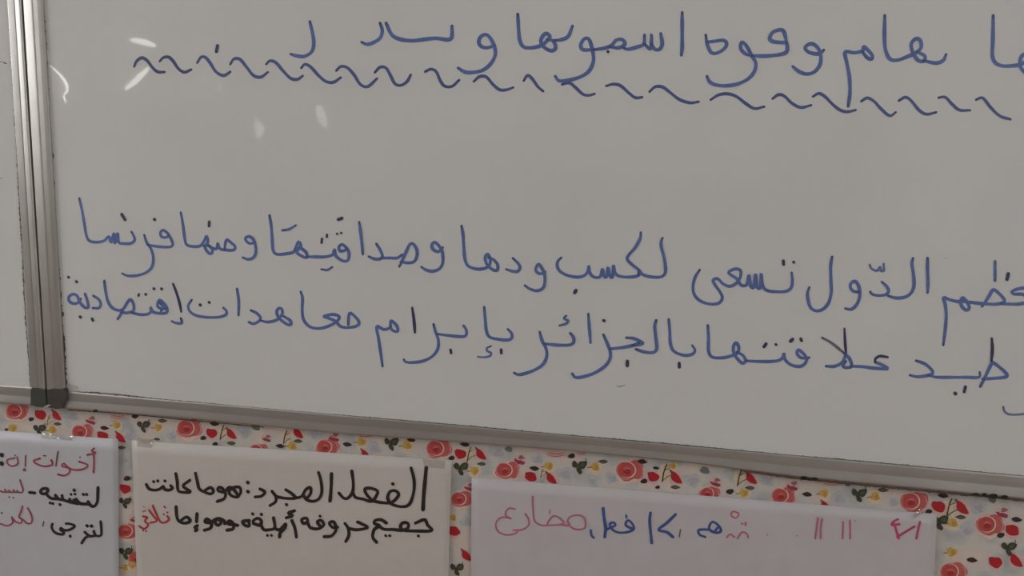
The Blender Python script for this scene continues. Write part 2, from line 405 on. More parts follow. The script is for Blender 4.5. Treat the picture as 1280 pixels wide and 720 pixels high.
spots = '''R 20 514 .85;L 51 518.5 .95;W 70.5 519 .8;E 39 524 .8;O 72 530 .85;G 50 536 .85;Y 65.5 537 .95;Y 16 535 1;E 8 537 .5;R 102 540 .8;B 113 525.5 .95;D 130.5 535 .9;Y 146 531 .9;L 128.5 545 .9;W 150.5 546.5 .85;H 148 520 1;O 152 559.5 .85;v 90 520 1;S 60 526 .7;v 154 575 .8;
E 169 520 1;G 180 531.5 .85;Y 197.5 534 .9;O 203 526 .95;R 235 535.5 .95;L 265 541.5 .9;W 289 542 .85;D 268 529.5 1;E 254 547.5 .85;O 289 554 .95;S 277 541 1;E 269 555 .8;O 196 549 .7;v 160 545 1;v 215 545 .8;
g 320 534 1;v 305 540 1.1;R 322 563 .7;B 333 548 .8;D 350 557.5 .9;S 356 547 .9;W 372.5 541 .85;O 372.5 551.5 .95;Y 365 557 1;R 408 559 .85;B 417 546.5 1;D 434 555.5 .95;v 392 543 .9;
Y 452 552 1;W 457 568 .8;H 457 543 1;G 490 553 .95;Y 509 556.5 1.05;D 514 550 .9;v 467 560 1.1;R 547 561 .95;E 564.5 572.5 .9;L 576 567.5 .95;W 601 567.5 .9;D 581 555.5 1;S 586 568 .95;G 577 584 .95;O 602 580 .95;Y 593 588 1;
g 636 561.5 .85;v 622 565 1.1;R 633 588 .9;B 649 575 1.05;D 668 585.5 1;Y 686 582.5 1;L 664 596 .95;W 689 597.5 .9;H 695 567 1.2;E 714.5 570 1;v 706 592 1.2;S 677 592 .6;v 672 574 .9;
G 725 582 1;H 727 566 .7;Y 744 583.5 1;O 754 577 1;v 740 601 .7;R 786 588 1.05;E 805 601.5 1;D 803 577 1.0;L 817 596 .95;D 820 585 .7;W 845 596.5 1;S 830 592 1.2;O 844 609 1;Y 841 582 .8;v 765 597 1;E 822 609 .7;
g 881 588 1.1;R 886 617 .75;B 894 603 1;E 912.5 614.5 1.1;S 924 598 1.1;W 939 597.5 .95;O 937.5 610 1;Y 930 616 1;v 865 600 1.2;R 978 620 .9;B 990 607.5 1.05;v 958 600 1.1;
D 1009 618 1;Y 1030 616.5 1;W 1032 632 .8;H 1040 603 1.1;G 1075 617 1.0;Y 1094 620.5 1.05;O 1104 612.5 1.1;R 1141 627 1.05;v 1048 622 1.2;E 1060 605 .8;v 1118 628 .8;
D 1179 619.5 1.1;E 1161 639.5 1.0;L 1174 633.5 1.1;W 1202.5 634 1.1;G 1176 651 1.1;O 1201 646.5 1.1;Y 1191 653.5 1.1;S 1186 636 1.3;g 1240.5 625 .9;B 1252.5 641 1.15;R 1236 656 1.05;D 1271 649.5 1.1;L 1266 663 1.1;E 1251 669 1.1;v 1222 634 1.2;v 1208 663 1;
E 159 598 1.0;L 157 611 .9;G 157 627 .8;B 168 649 .9;R 159 664 .8;B 586 609 .9;R 576 624 .82;Y 566 647 .8;L 568 664 .95;v 584 652 1;G 158 690 .9;Y 165 706 .9;W 583 694 .9;G 572 710 .9;Y 1190 690 1.1;D 1215 700 1.1;R 1190 715 1;L 1245 703 1.1;W 1270 700 1.1;G 1262 684 1'''
for t in spots.replace('\n', '').split(';'):
    k, x, y, s = t.split(); flower(k, float(x), float(y), float(s))
# the same print over the rest of the wall, drawn up in a repeat
def wall_frame(ox, oz): return lambda u, v, o: Vector((ox+u*.00113, -o, oz-v*.00113))
rep = [('R',0,0,1.05),('L',36,10,1),('W',62,10,.95),('S',48,12,1.1),('G',42,28,1),('Y',60,32,1),('O',72,24,1),('E',24,18,1),('D',40,-8,1),('B',112,8,1),('R',98,26,.9),('D',130,20,1),('Y',146,16,.95),('v',88,2,1.1)]
zrow = .12; k = 0
while zrow < 3.15:
    x = XL + .05 + (.09 if k % 2 else 0)
    while x < XR - .2:
        if not (-1.0 < x < .78 and .92 < zrow < 1.2) and not (-3.0 < x < 1.5 and 1.2 < zrow < 2.3):
            fr_ = wall_frame(x, zrow)
            for (kk, u, v, s) in rep: flower(kk, u, v, s, fr_)
        x += .19
    zrow += .075; k += 1
pp = link('flower_print', PR['v'], PR['f'], m_print, wall, PR['c']); pp['kind'] = 'stuff'

# ------------------------------------------------------------------ whiteboards
GRP = None
wb = thing('whiteboard', (.4, -.001, 1.12), 'large whiteboard carrying rows of blue Arabic handwriting, its lower edge above the floral wall', 'whiteboard')
wb2 = thing('whiteboard', (-1.9, -.001, 1.12), 'mostly hidden blank whiteboard left of the aluminium seam', 'whiteboard')
PD = .0105
def frame_bar(name, a0, b0, a1, b1, m, parent, prof, sections=None):
    """bar swept along straight sections; a = one edge, b = the other edge on the board plane; prof = (t, depth)"""
    secs = sections or [(a0, b0), (a1, b1)]
    V, F = [], []; n = len(prof)
    for a, b in secs:
        for t, d in prof:
            p = a.lerp(b, t); V.append(Vector((p.x, -d, p.z)))
    for i in range(len(secs)-1):
        for k in range(n-1): F.append((i*n+k, i*n+k+1, (i+1)*n+k+1, (i+1)*n+k))
        F.append((i*n+n-1, i*n, (i+1)*n, (i+1)*n+n-1))
    F.append(tuple(range(n-1, -1, -1))); F.append(tuple((len(secs)-1)*n+k for k in range(n)))
    o = link(name, V, F, m, parent, smooth=False)
    bm = bmesh.new(); bm.from_mesh(o.data); bmesh.ops.recalc_face_normals(bm, faces=bm.faces); bm.to_mesh(o.data); bm.free()
    return bevel(o, .0008, 3)
STILE = [(0, .001), (0, .0128), (.05, .0140), (.22, .0148), (.42, .0155), (.50, .0156), (.56, .0153), (.78, .0154), (.94, .0150), (1, .0138), (1, .001)]
STILE_B = [(0, .001), (0, .0138), (.05, .0146), (.30, .0148), (.50, .0148), (.56, .0144), (.62, .0146), (.75, .0152), (.92, .0156), (1, .0140), (1, .001)]
RAIL = [(0, .001), (0, .0112), (.06, .0128), (.30, .0133), (.52, .0135), (.60, .0139), (.80, .0149), (.90, .0153), (.96, .0150), (1, .0138), (1, .001)]
DS = .015
# right board
seam_t, seam_b = P(29.8, 49, DS), P(57.6, 487, DS)
rs_t, rs_b = P(54.5, 49, DS), P(81, 487, DS)
XS0 = (seam_t.x+seam_b.x)/2; XS1 = (rs_t.x+rs_b.x)/2
TOPZ, ZB = 2.32, P(640, 538, PD).z
BXR = 1.66
box('panel', (XS0+.004, -PD, ZB-.015), (BXR, -.001, TOPZ), m_board, wb)
zc = P(70, 488, DS).z
frame_bar('stile', Vector((XS0, 0, zc)), Vector((XS1, 0, zc)), Vector((XS0, 0, TOPZ-.024)), Vector((XS1, 0, TOPZ-.024)), m_alu, wb, STILE)
frame_bar('stile', Vector((BXR, 0, zc)), Vector((BXR-.024, 0, zc)), Vector((BXR, 0, TOPZ-.024)), Vector((BXR-.024, 0, TOPZ-.024)), m_alu, wb, STILE)
frame_bar('top_rail', Vector((XS1, 0, TOPZ-.024)), Vector((XS1, 0, TOPZ)), Vector((BXR-.024, 0, TOPZ-.024)), Vector((BXR-.024, 0, TOPZ)), m_alu, wb, RAIL)
secs = []
for x, yt, yb in ((81, 489.5, 511), (250, 504, 525), (420, 519, 542), (560, 531.5, 552), (720, 545.8, 564.5), (860, 558.3, 578.5), (930, 564.5, 588), (1000, 570.8, 597), (1150, 584.3, 611.5), (1280, 595.7, 624.5)):
    secs.append((P(x, yt, DS), P(x-1, yb, DS)))
a, b = secs[-1]; secs.append((a+Vector((BXR-.024-a.x, 0, 0)), b+Vector((BXR-.024-b.x, 0, 0))))
frame_bar('bottom_rail', None, None, None, None, m_alu, wb, RAIL, secs)
def px_prism(name, pts, d0, d1, m, parent, bev=.0006):
    n = len(pts); V = [P(x, y, d1) for x, y in pts]; V += [Vector((v.x, -d0, v.z)) for v in V]
    F = [tuple(range(n)), tuple(range(2*n-1, n-1, -1))] + [(i, i+n, (i+1) % n+n, (i+1) % n) for i in range(n)]
    o = link(name, V, F, m, parent)
    bm = bmesh.new(); bm.from_mesh(o.data); bmesh.ops.recalc_face_normals(bm, faces=bm.faces); bm.to_mesh(o.data); bm.free()
    return bevel(o, bev, 3)
px_prism('corner_cap', [(58.3,487.3),(66,485.6),(79,486),(82,489.5),(82.8,495),(82.6,500),(80,503),(79,510.5),(70,511.5),(59.8,509.5)], .001, .0178, m_cap2, wb)
for cx_, cz_ in ((BXR, zc), (BXR, TOPZ), (XS0+.024, TOPZ)):
    box('corner_cap', (cx_-.024, -.0178, cz_-.024), (cx_, -.001, cz_), m_cap, wb, .003)
# left board
ls_t, ls_b = P(12.6, 49, DS), P(38.3, 485, DS); XL1 = (P(28.4, 49, DS).x + P(56.0, 485, DS).x)/2
frame_bar('stile', Vector((ls_b.x, 0, zc)), Vector((XL1, 0, zc)), Vector((ls_t.x, 0, TOPZ-.02)), Vector((XL1, 0, TOPZ-.02)), m_alu, wb2, STILE_B)
zl = P(20, 484, PD).z
BXL = XL1 - 2.4
box('panel', (BXL, -PD, zl-.015), (XL1-.003, -.001, TOPZ), m_board, wb2)
A, B = P(38, 484.8, DS), P(38, 507.3, DS); A2, B2 = P(-40, 479.5, DS), P(-40, 500.5, DS)
k = (BXL+.02-A.x)/(A2.x-A.x)
frame_bar('bottom_rail', None, None, None, None, m_alu, wb2, RAIL, [(A, B), (A2, B2), (A+(A2-A)*k, B+(B2-B)*k)])
zz = (B+(B2-B)*k).z
frame_bar('stile', Vector((BXL, 0, zz+.026)), Vector((BXL+.02, 0, zz+.026)), Vector((BXL, 0, TOPZ-.02)), Vector((BXL+.02, 0, TOPZ-.02)), m_alu, wb2, STILE)
frame_bar('top_rail', Vector((BXL+.02, 0, TOPZ-.02)), Vector((BXL+.02, 0, TOPZ)), Vector((XL1-.02, 0, TOPZ-.02)), Vector((XL1-.02, 0, TOPZ)), m_alu, wb2, RAIL)
px_prism('corner_cap', [(38.2,486.5),(40,484.6),(48,484.8),(53,486),(55.7,486.8),(57.2,497),(57.6,507),(53,509.5),(45,508.6),(38,506)], .001, .0172, m_cap, wb2)
for cx_, cz_ in ((BXL, zz+.026), (BXL, TOPZ), (XL1-.02, TOPZ)):
    box('corner_cap', (cx_, -.0178, cz_-.026), (cx_+.02, -.001, cz_), m_cap, wb2, .003)
# little pale plug in the seam foot
px_prism('loose_chip', [(55,508.5),(58,506.6),(62,505.6),(63,507),(59.5,508.6),(57,510.5)], .012, .0182, mat('pale_chip', (.5, .46, .44), .5), wb, .0002)

def rough_line(name, pts, w, jit, m, parent, d, seed=1):
    rnd = random.Random(seed); q = smooth_line(pts, 2.2); V, F = [], []
    for i, c in enumerate(q):
        t = (q[min(i+1, len(q)-1)]-q[max(i-1, 0)]).normalized(); nn = Vector((-t.y, t.x))
        a = w*.5 + (rnd.random()**3)*jit; b = w*.5 + (rnd.random()**4)*jit*.6
        for c2 in (c+nn*a, c-nn*b):
            V.append(P(c2.x, c2.y, d))
    for i in range(len(q)-1): F.append((2*i, 2*i+1, 2*i+3, 2*i+2))
    return link(name, V, F, m, parent)
g = rough_line('edge_grime', [(55.3,20),(58,90),(60.3,130),(63.8,190),(67.8,255),(71.3,310),(73.8,345),(77.3,400),(80.3,445),(82.8,488)], 1.6, 3.4, m_grime, wb, PD+.0002, 3)
for (x, y, rx, ry) in ((72.5,330,1.6,3.5),(77.5,393,2.2,3),(79,425,2,6),(80,436,1.6,5),(60,137,1.4,4),(66,195,1.2,4),(68.5,268,1.3,3)):
    pts = [(x+rx*math.cos(a*.7)*(1+.3*random.random()), y+ry*math.sin(a*.7)*(1+.3*random.random())) for a in range(9)]
    link('edge_grime', [P(u, v, PD+.0003) for u, v in pts], [tuple(range(9))], m_grime, wb)
rough_line('edge_grime', [(80,489.8),(130,491.5),(200,499.2),(240,502.6),(350,512.6),(480,523.5),(560,530.2),(700,543),(820,553.2),(930,563.5),(975,568),(1040,573.3),(1130,581.3),(1200,587.8),(1280,595),(1300,597)], 1.0, 1.3, m_seam, wb, .0117, 5)
rough_line('edge_grime', [(-20,481.5),(10,483.2),(38,484.8)], .9, .6, m_grime, wb2, .0117, 6)
rough_line('edge_grime', [(12,30),(14.5,80),(17,120),(21.5,200),(24.5,260),(28,320),(31,380),(36,450),(38,484)], .6, 1.4, m_seam, wb2, PD+.0002, 8)
# shadow gap below the rail painted as brown strips, with blobs of black glue
rough_line('gap_shadow', [(925,587.5),(980,595.5),(1040,602),(1100,608),(1160,613.8),(1220,619.3),(1280,625.6),(1330,630.5)], 2.8, 1.2, m_brown, wb, .0143, 9)
rough_line('gap_shadow', [(85,512.3),(160,517.5),(240,525.5),(330,534)], 1.0, .5, m_brown, wb, .010, 10)
for (x, y, rx, ry) in ((1005.5,597.6,4,1.8),(1012,599,2.4,1.2),(1018.5,599,4,1.7),(1231,618.5,2.8,1.9),(1242,620,5,2.6),(1256,621.5,4.2,2),(1220,618,4,1.2),(119,513.5,2.5,1.2)):
    pts = [(x+rx*math.cos(a*.7)*(1+.25*random.random()), y+ry*math.sin(a*.7)*(1+.25*random.random())) for a in range(9)]
    px_prism('glue_blob', pts, .001, .0164, m_black, wb, .0002)

# small marks on the enamel
def mark(pts, col, parent, n='smudge'):
    k = Ink(PD+.0002); k.stroke(pts[0], pts[1], col, col, .3); k.build(n, m_ink, parent)
mark(([(770,482.5),(775,483.2),(782,481)], 1.8), (.30,.29,.27), wb)
mark(([(0,222),(3,223)], 2), (.2,.18,.16), wb2); mark(([(4,78),(8,79.5)], 4), (.10,.06,.06), wb2); mark(([(-1,78),(3,76.5)], 2), (.16,.10,.10), wb2)
mark(([(1182,587),(1183,587.6)], 1.8), (.08,.08,.08), wb); mark(([(1181.5,322.5),(1182.5,323)], 2.4), (.3,.28,.28), wb)

# ------------------------------------------------------------------ handwriting
BLUE = (.125, .20, .47); NAVY = (.05, .055, .12); STEEL = (.19, .24, .38)
K = .0002
def word(name, parent, ox, oy, sc, w, col, dark, strokes, dots=(), depth=PD+.0003, ends=.75, label=None):
    ink = Ink(depth)
    if parent is wb: w *= 1.07
    for s in strokes:
        ww, cc = w, col
        if isinstance(s, dict): ww = s.get('w', w); cc = s.get('c', col); s = s['p']
        ink.stroke([(ox+x/sc, oy+y/sc) for x, y in s], ww, cc, dark, ends)
    for d in dots:
        if len(d) == 3: ink.dot(ox+d[0]/sc, oy+d[1]/sc, d[2], dark)
        else: ink.dot(ox+d[0]/sc, oy+d[1]/sc, d[4], dark, ox+d[2]/sc, oy+d[3]/sc)
    o = ink.build(name, m_ink, parent)
    if label: o['label'] = label
    return o
S = 16/3
def bw(ox, oy, strokes, dots=(), w=3.5, name='handwritten_word', col=BLUE, **k):
    return word(name, wb, ox, oy, S, w, col, NAVY, strokes, dots, **k)
# row of wave marks
waves = [
 (150,[(95,230),(110,195),(145,172),(180,190),(215,235),(250,265),(298,267)]),
 (150,[(265,195),(290,170),(325,168),(355,195),(390,245),(430,268),(475,250)]),
 (150,[(515,205),(540,168),(570,170),(600,205),(640,265),(690,290),(735,265)]),
 (150,[(735,215),(760,180),(800,183),(845,235),(890,290),(940,300),(985,268)]),
 (150,[(975,215),(1000,192),(1040,205),(1090,262),(1140,310),(1185,315),(1218,292)]),
 (370,[(35,240),(60,215),(100,235),(150,290),(200,330),(250,335),(298,303)]),
 (370,[(268,258),(300,230),(345,240),(390,290),(430,350),(480,363),(540,310)]),
 (370,[(525,270),(560,235),(600,240),(630,290),(660,345),(700,355),(740,330),(765,285)]),
 (370,[(860,265),(900,248),(935,265),(960,320),(990,360),(1040,362),(1088,320)]),
 (590,[(12,330),(50,298),(95,300),(140,350),(185,385),(230,385),(275,370)]),
 (590,[(345,325),(370,290),(400,310),(440,365),(475,395)]),
 (590,[(600,350),(650,340),(690,370),(740,415),(780,422),(818,412)]),
 (590,[(895,360),(940,348),(990,358),(1050,410),(1090,438),(1135,435)]),
 (810,[(10,398),(50,365),(100,368),(150,405),(210,450),(280,472),(338,465)]),
 (810,[(418,452),(470,420),(530,412),(590,430),(650,475),(710,510),(775,498)]),
 (810,[(830,445),(870,418),(910,428),(960,475),(1020,503),(1088,488)]),
 (1040,[(-127,430),(-87,410),(-45,432),(0,478),(50,518),(100,532),(158,520)]),
 (1040,[(195,462),(235,440),(280,462),(330,515),(385,558),(425,535)]),
 (1040,[(445,458),(490,435),(530,460),(580,520),(630,548),(695,535)]),
 (1040,[(710,438),(755,435),(800,480),(850,520),(920,522)]),
 (1040,[(960,452),(1005,440),(1060,505),(1120,560),(1190,582)])]
for i, (ox, p) in enumerate(waves): bw(ox, 40, [p], w=3.7, name='wave_mark', col=(.10,.14,.33) if i > 1 else (.07,.09,.22))
bw(150, 40, [], [(650,92,643,130,2.2)], name='pen_dot')
# top line
bw(370, 40, [[(92,-70),(108,0),(118,70),(105,130),(55,162),(0,158),(-35,147)]], w=4.2)
bw(370, 40, [[(560,-60),(575,-10),(560,40),(520,68),(475,82),(438,68)]], w=4.2)
bw(370, 40, [{'p':[(600,-60),(640,20),(700,50),(780,58),(850,50),(930,42),(1030,46),(1040,-40)],'w':5}], w=4.5)
bw(590, 40, [[(150,90),(100,105),(60,95),(45,65),(60,30),(95,18),(125,45),(150,100),(155,150),(130,205),(80,250),(20,268),(-43,268),(-93,240)]], w=4.4)
bw(590, 40, [[(305,-120),(312,0),(320,60),(345,100),(400,105),(460,90),(500,60),(520,30),(490,10),(460,50),(470,90),(510,120),(545,122),(557,95),(540,60),(500,50)],[(550,55),(590,52),(640,30),(670,-40)]], w=4.4)
bw(590, 40, [[(810,118),(740,118),(725,85),(750,45),(780,50),(800,110),(810,190),(780,260),(720,300),(640,322),(580,325),(555,295)],[(810,118),(880,108),(930,90),(960,55),(1000,50),(1020,80),(980,105),(920,100)],[(1010,105),(1040,115),(1100,100),(1145,80),(1150,20)],[(1150,80),(1190,112),(1197,40),(1195,20)],[(1197,80),(1220,115),(1250,115),(1268,80),(1258,10)]], [(905,130,1.8)], w=4.4)
bw(810, 40, [[(228,-130),(228,0),(228,100),(222,155)]], w=4.4)
bw(810, 40, [[(385,20),(395,80),(420,135),(460,140),(510,110),(524,75),(500,55),(440,62),(390,68)],[(690,158),(650,145),(618,110),(625,68),(655,90),(690,155),(718,205),(710,260),(670,310),(600,345),(520,358),(450,352),(410,330),(393,295)],{'p':[(690,158),(780,160),(880,150),(925,130),(925,75),(895,70),(840,65),(812,45),(835,0),(900,-10),(925,70)],'w':4.8}], w=4.2)
bw(810, 40, [[(1172,120),(1140,145),(1080,138),(1048,110),(1065,85),(1100,80),(1135,110),(1152,160),(1145,220),(1110,265),(1060,280),(1010,265),(966,230)]], w=4.4)
bw(1040, 40, [[(108,495),(120,400),(116,300),(100,210),(88,135),(150,138),(205,125),(213,98),(265,150),(265,180),(235,172),(205,135)]], w=4.3)
bw(1040, 40, [[(352,-110),(350,50),(360,130),(390,182),(440,187),(500,165),(565,135),(595,100),(588,55),(560,45),(530,75),(535,125),(570,185),(612,195),(618,160),(565,130)],[(610,190),(690,207),(740,190),(760,150)]], w=4.4)
bw(1040, 40, [[(1075,-110),(1073,50),(1070,150),(1085,200),(1130,225),(1200,225),(1260,215),(1310,180)],[(1310,130),(1262,165),(1255,220),(1275,260),(1310,285)]], w=4.4)
# first full line
bw(70, 230, [[(155,95),(172,170),(188,260),(203,345),(225,380),(270,388),(320,378),(352,350),(368,388),(386,330),(393,395),(410,330),(418,388),(450,397),(500,395),(524,372),(515,340),(503,318)],[(588,340),(605,390),(632,430),(648,490),(640,550),(600,590),(540,610),(480,612),(442,597)],[(610,405),(680,417),(755,420),(778,405),(768,370),(740,325),(712,308),(696,325),(702,350),(728,357),(752,345)]], [(438,202,460,238,1.9),(655,235,1.9)], w=3.3)
bw(70, 230, [[(832,190),(846,270),(858,360),(872,405),(920,417),(965,410),(990,375),(1003,348),(1012,385),(995,425),(1020,462),(1038,462),(1040,430),(1005,405),(985,415)],[(1015,410),(1050,430),(1073,428),(1078,395),(1092,430),(1130,440),(1185,440),(1193,415),(1165,390),(1140,372),(1128,400),(1125,435)],[(1325,390),(1293,397),(1268,380),(1263,360),(1288,350),(1313,367),(1328,405),(1331,455),(1313,493),(1278,502),(1245,490)]], [(1022,253,1020,280,1.9)], w=3.5)
bw(290, 240, [[(250,155),(262,230),(268,320),(275,390),(300,415),(360,412),(410,400),(425,370),(443,333),(458,360),(432,400),(470,430),(500,435),(492,400),(450,372),(418,385)],[(500,432),(550,432),(620,432),(670,418),(683,385),(692,425),(735,458),(772,455),(780,410),(765,375),(735,350),(713,365),(720,393),(750,390),(768,375)],{'p':[(335,256),(380,248),(425,222)],'w':3.6},{'p':[(595,515),(635,520),(668,500)],'w':3.2},[(848,200),(858,270),(866,350),(872,415)]], [(600,312,597,338,1.6),(633,285,632,300,1.5),(700,278,1.4),(727,272,1.4),(710,183,732,175,2.2)], w=3.7)
bw(290, 240, [[(962,345),(990,390),(1003,430),(985,447),(945,445),(912,430)],[(990,440),(1050,440),(1100,440),(1135,418)],[(1115,497),(1130,470),(1160,400),(1185,350),(1208,347),(1232,385),(1232,430),(1212,465),(1170,472),(1125,465)],[(1405,370),(1375,398),(1340,382),(1333,352),(1353,335),(1382,362),(1402,400),(1405,470),(1382,512),(1335,528),(1290,518),(1263,500)]], [], w=3.8)
bw(500, 250, [[(410,172),(420,230),(425,310),(432,390),(455,440),(510,460),(560,457),(592,440),(603,400),(585,362),(568,385),(580,430),(620,465),(648,468),(650,430),(620,395),(590,385)],[(752,388),(785,420),(800,450),(785,475),(750,475),(708,462)],[(968,480),(935,492),(908,475),(908,450),(925,428),(945,455),(962,490),(965,550),(950,590),(910,605),(865,592),(833,570)]], w=3.7)
bw(660, 270, [[(222,278),(200,300),(195,335),(215,370),(260,395),(320,407),(370,400),(398,370),(405,335),(412,378),(440,407),(480,405),(496,355),(504,395),(522,408),(533,345),(545,395),(563,408),(570,330),(580,378),(612,402),(680,407),(735,397),(752,372)],[(752,110),(748,150),(715,210),(672,260),(663,290),(695,325),(740,360),(765,390),(810,404),(870,408),(905,395),(918,360),(908,280),(890,210),(888,170),(897,147)],[(735,395),(738,365)]], [(320,496,311,511,2.1)], w=3.7)
bw(840, 290, [[(185,252),(155,300),(140,365),(150,420),(190,460),(250,480),(310,475),(335,440),(320,400),(285,350),(275,320),(305,312),(340,345),(385,362),(430,340),(457,295),(455,255),(418,247),(378,267),(395,288),(430,310),(462,355),(498,350),(513,290),(525,362),(545,368),(557,285),(568,368),(590,370),(595,280),(605,355),(630,388),(690,398),(760,395),(795,370),(803,320),(798,272)]], [(743,192,744,216,1.8),(810,200,1.8)], w=3.7)
bw(840, 290, [[(1068,165),(1058,230),(1060,330),(1062,400),(1045,470),(1010,512),(965,526),(925,505),(907,450),(904,405),(915,370)],[(1245,400),(1210,395),(1188,365),(1200,335),(1225,330),(1248,370),(1252,430),(1230,485),(1195,515),(1155,510)],{'p':[(1399,333),(1432,363),(1444,393),(1428,416),(1378,424),(1337,415),(1321,398)],'w':3.8},[(1441,425),(1496,440),(1556,433),(1597,403),(1614,353),(1609,273),(1600,213),(1607,175)],{'p':[(1704,173),(1704,253),(1707,333),(1704,405)],'w':4.2},{'p':[(1318,218),(1332,245),(1367,258),(1387,233),(1392,258),(1412,258),(1412,211)],'w':3}], w=3.9)
bw(1040, 300, [[(742,700),(755,600),(762,500),(755,430),(745,385),(790,400),(850,410),(872,385),(905,420),(915,455),(895,468),(868,445),(860,412),(900,412),(960,420),(1020,425),(1090,428),(1145,415),(1140,385),(1080,332),(1050,370),(1015,425),(1000,443)],[(1125,425),(1180,427),(1240,427),(1300,415),(1330,390)],[(1330,322),(1262,322),(1205,340),(1212,360),(1270,362),(1300,385)],{'p':[(1088,142),(1088,200),(1088,272)],'w':4}], [(1176,225,1168,262,2.2)], w=3.9)
# second full line
bw(70, 320, [[(165,285),(155,305),(125,318),(92,305),(85,275),(110,255),(140,265),(160,310),(190,342),(215,342),(207,295),(192,252)],[(248,265),(285,290),(298,320),(285,347),(245,347)],[(322,165),(330,230),(345,300),(375,345),(415,362),(448,352),(475,310),(497,290),(516,320),(516,362),(480,378),(430,378)],[(411,420),(428,395),(448,365)],[(505,378),(560,390),(610,388),(632,370),(630,342),(645,372),(690,382),(735,378),(738,345),(700,297),(683,300),(677,335),(700,350),(735,352)],{'p':[(690,310),(715,340),(700,365)],'w':4}], [(82,140,1.7),(135,170,1.8),(160,405,1.9),(240,418,246,430,1.7),(550,265,553,255,1.5),(597,255,1.6),(652,217,1.8),(703,218,1.8)], w=3.5)
bw(70, 320, [{'p':[(780,185),(805,250),(825,320),(835,372)],'w':3.5,'c':NAVY},{'p':[(833,415),(838,447),(800,447),(772,435)],'w':3.8},[(905,292),(882,330),(890,365),(930,395),(1000,408),(1080,408),(1132,392),(1135,365),(1115,345)],{'p':[(1207,220),(1218,300),(1217,395)],'w':3.7}], [(960,325,1.9),(1020,308,1.8)], w=3.3)
bw(290, 335, [[(125,282),(165,302),(190,332),(175,358),(140,372),(112,360)],[(190,350),(240,360),(300,345),(335,305),(330,272),(310,270),(298,297),(315,335),(360,372),(390,378),(388,350),(345,322)],{'p':[(33,138),(45,220),(43,315)],'w':3.7}], w=3.6)
bw(290, 335, [[(458,158),(470,200),(468,290),(480,350),(520,392),(580,403),(650,385),(700,355),(715,325),(675,310),(612,322),(645,335),(690,355),(725,390),(780,397),(838,382),(842,350),(790,300),(777,330),(775,378)]], w=3.6)
bw(450, 350, [[(150,575),(140,500),(125,400),(112,312),(160,330),(200,315),(207,272),(245,305),(250,342),(215,335),(203,305)],{'p':[(348,185),(360,270),(366,350)],'w':3.9,'c':NAVY},[(490,295),(505,350),(522,400),(518,460),(480,510),(420,540),(350,550),(305,546),(292,530)],[(515,360),(590,370),(690,377),(710,355),(705,325),(690,305)]], [(604,466,607,486,1.8)], w=3.6)
bw(450, 350, [[(828,180),(835,260),(843,340),(865,380),(920,395),(985,400),(1012,385),(1010,355),(985,328)],{'p':[(875,440),(845,455),(850,475),(873,485),(868,505),(830,515),(785,512)],'w':2.8}], [(941,465,942,487,1.9)], w=3.7)
bw(630, 370, [[(238,240),(255,300),(280,350),(285,400),(260,455),(200,495),(120,522),(85,522),(68,512)],[(270,318),(350,327),(430,327),(463,310),(462,275),(442,248)],{'p':[(415,132),(400,150),(428,165),(413,185),(370,197)],'w':3.4},{'p':[(562,120),(570,220),(577,312)],'w':3.9},[(663,258),(690,320),(708,370),(705,420),(670,470),(600,515),(520,540),(475,542),(455,518)],[(705,352),(780,345),(860,330),(925,315),(870,285),(815,278)],{'p':[(860,328),(900,312)],'w':4.5},[(880,355),(930,372),(990,377),(1018,350),(1010,260),(1005,200),(1015,162)]], [(665,163,1.9),(823,435,822,465,2.1)], w=3.9)
bw(630, 370, [[(1098,155),(1105,230),(1110,320),(1135,370),(1200,395),(1255,388),(1273,360),(1255,330)]], [(1168,448,1169,475,1.9)], w=3.7)
bw(830, 370, [[(292,195),(297,280),(298,370),(325,408),(390,412),(445,400),(490,380),(498,340),(480,312),(462,340),(467,385),(500,430),(525,448),(545,432),(525,395),(485,375)],[(545,432),(620,436),(720,436),(775,425),(798,400),(798,378),(805,420),(840,455),(890,470),(930,460),(952,420),(925,380),(897,360),(887,382),(910,410),(950,415),(968,410)]], [(680,320,667,338,2.1),(745,322,1.7),(858,288,843,302,2),(912,285,917,298,1.9)], w=3.8)
bw(830, 370, [{'p':[(1203,218),(1208,310),(1214,385)],'w':3.6,'c':NAVY},[(1214,385),(1190,440),(1140,468),(1080,468)],{'p':[(1055,278),(1120,315),(1200,380)],'w':3.6,'c':(.17,.19,.24)},[(1200,380),(1238,420),(1250,470),(1210,477),(1193,465),(1212,435)],[(1245,468),(1320,471),(1400,481),(1490,485),(1450,458),(1408,440)],{'p':[(1408,440),(1410,418),(1440,401),(1492,408)],'w':3.8,'c':NAVY}], w=4.0)
bw(1040, 395, [[(560,298),(620,320),(665,360),(668,385),(630,398),(570,405),(520,395)],{'p':[(640,395),(700,408),(800,409),(900,409),(980,408),(985,375)],'w':3.9},[(988,470),(1020,410),(1065,318),(1082,315),(1150,370),(1165,403),(1100,414),(1005,420)],{'p':[(1065,150),(1070,220),(1063,300)],'w':4.1,'c':NAVY}], [(820,515,2.3),(890,472,882,505,2)], w=4.0)
bw(1040, 395, [{'p':[(1142,605),(1150,635),(1180,655),(1240,657),(1340,645)],'w':3,'c':STEEL}])

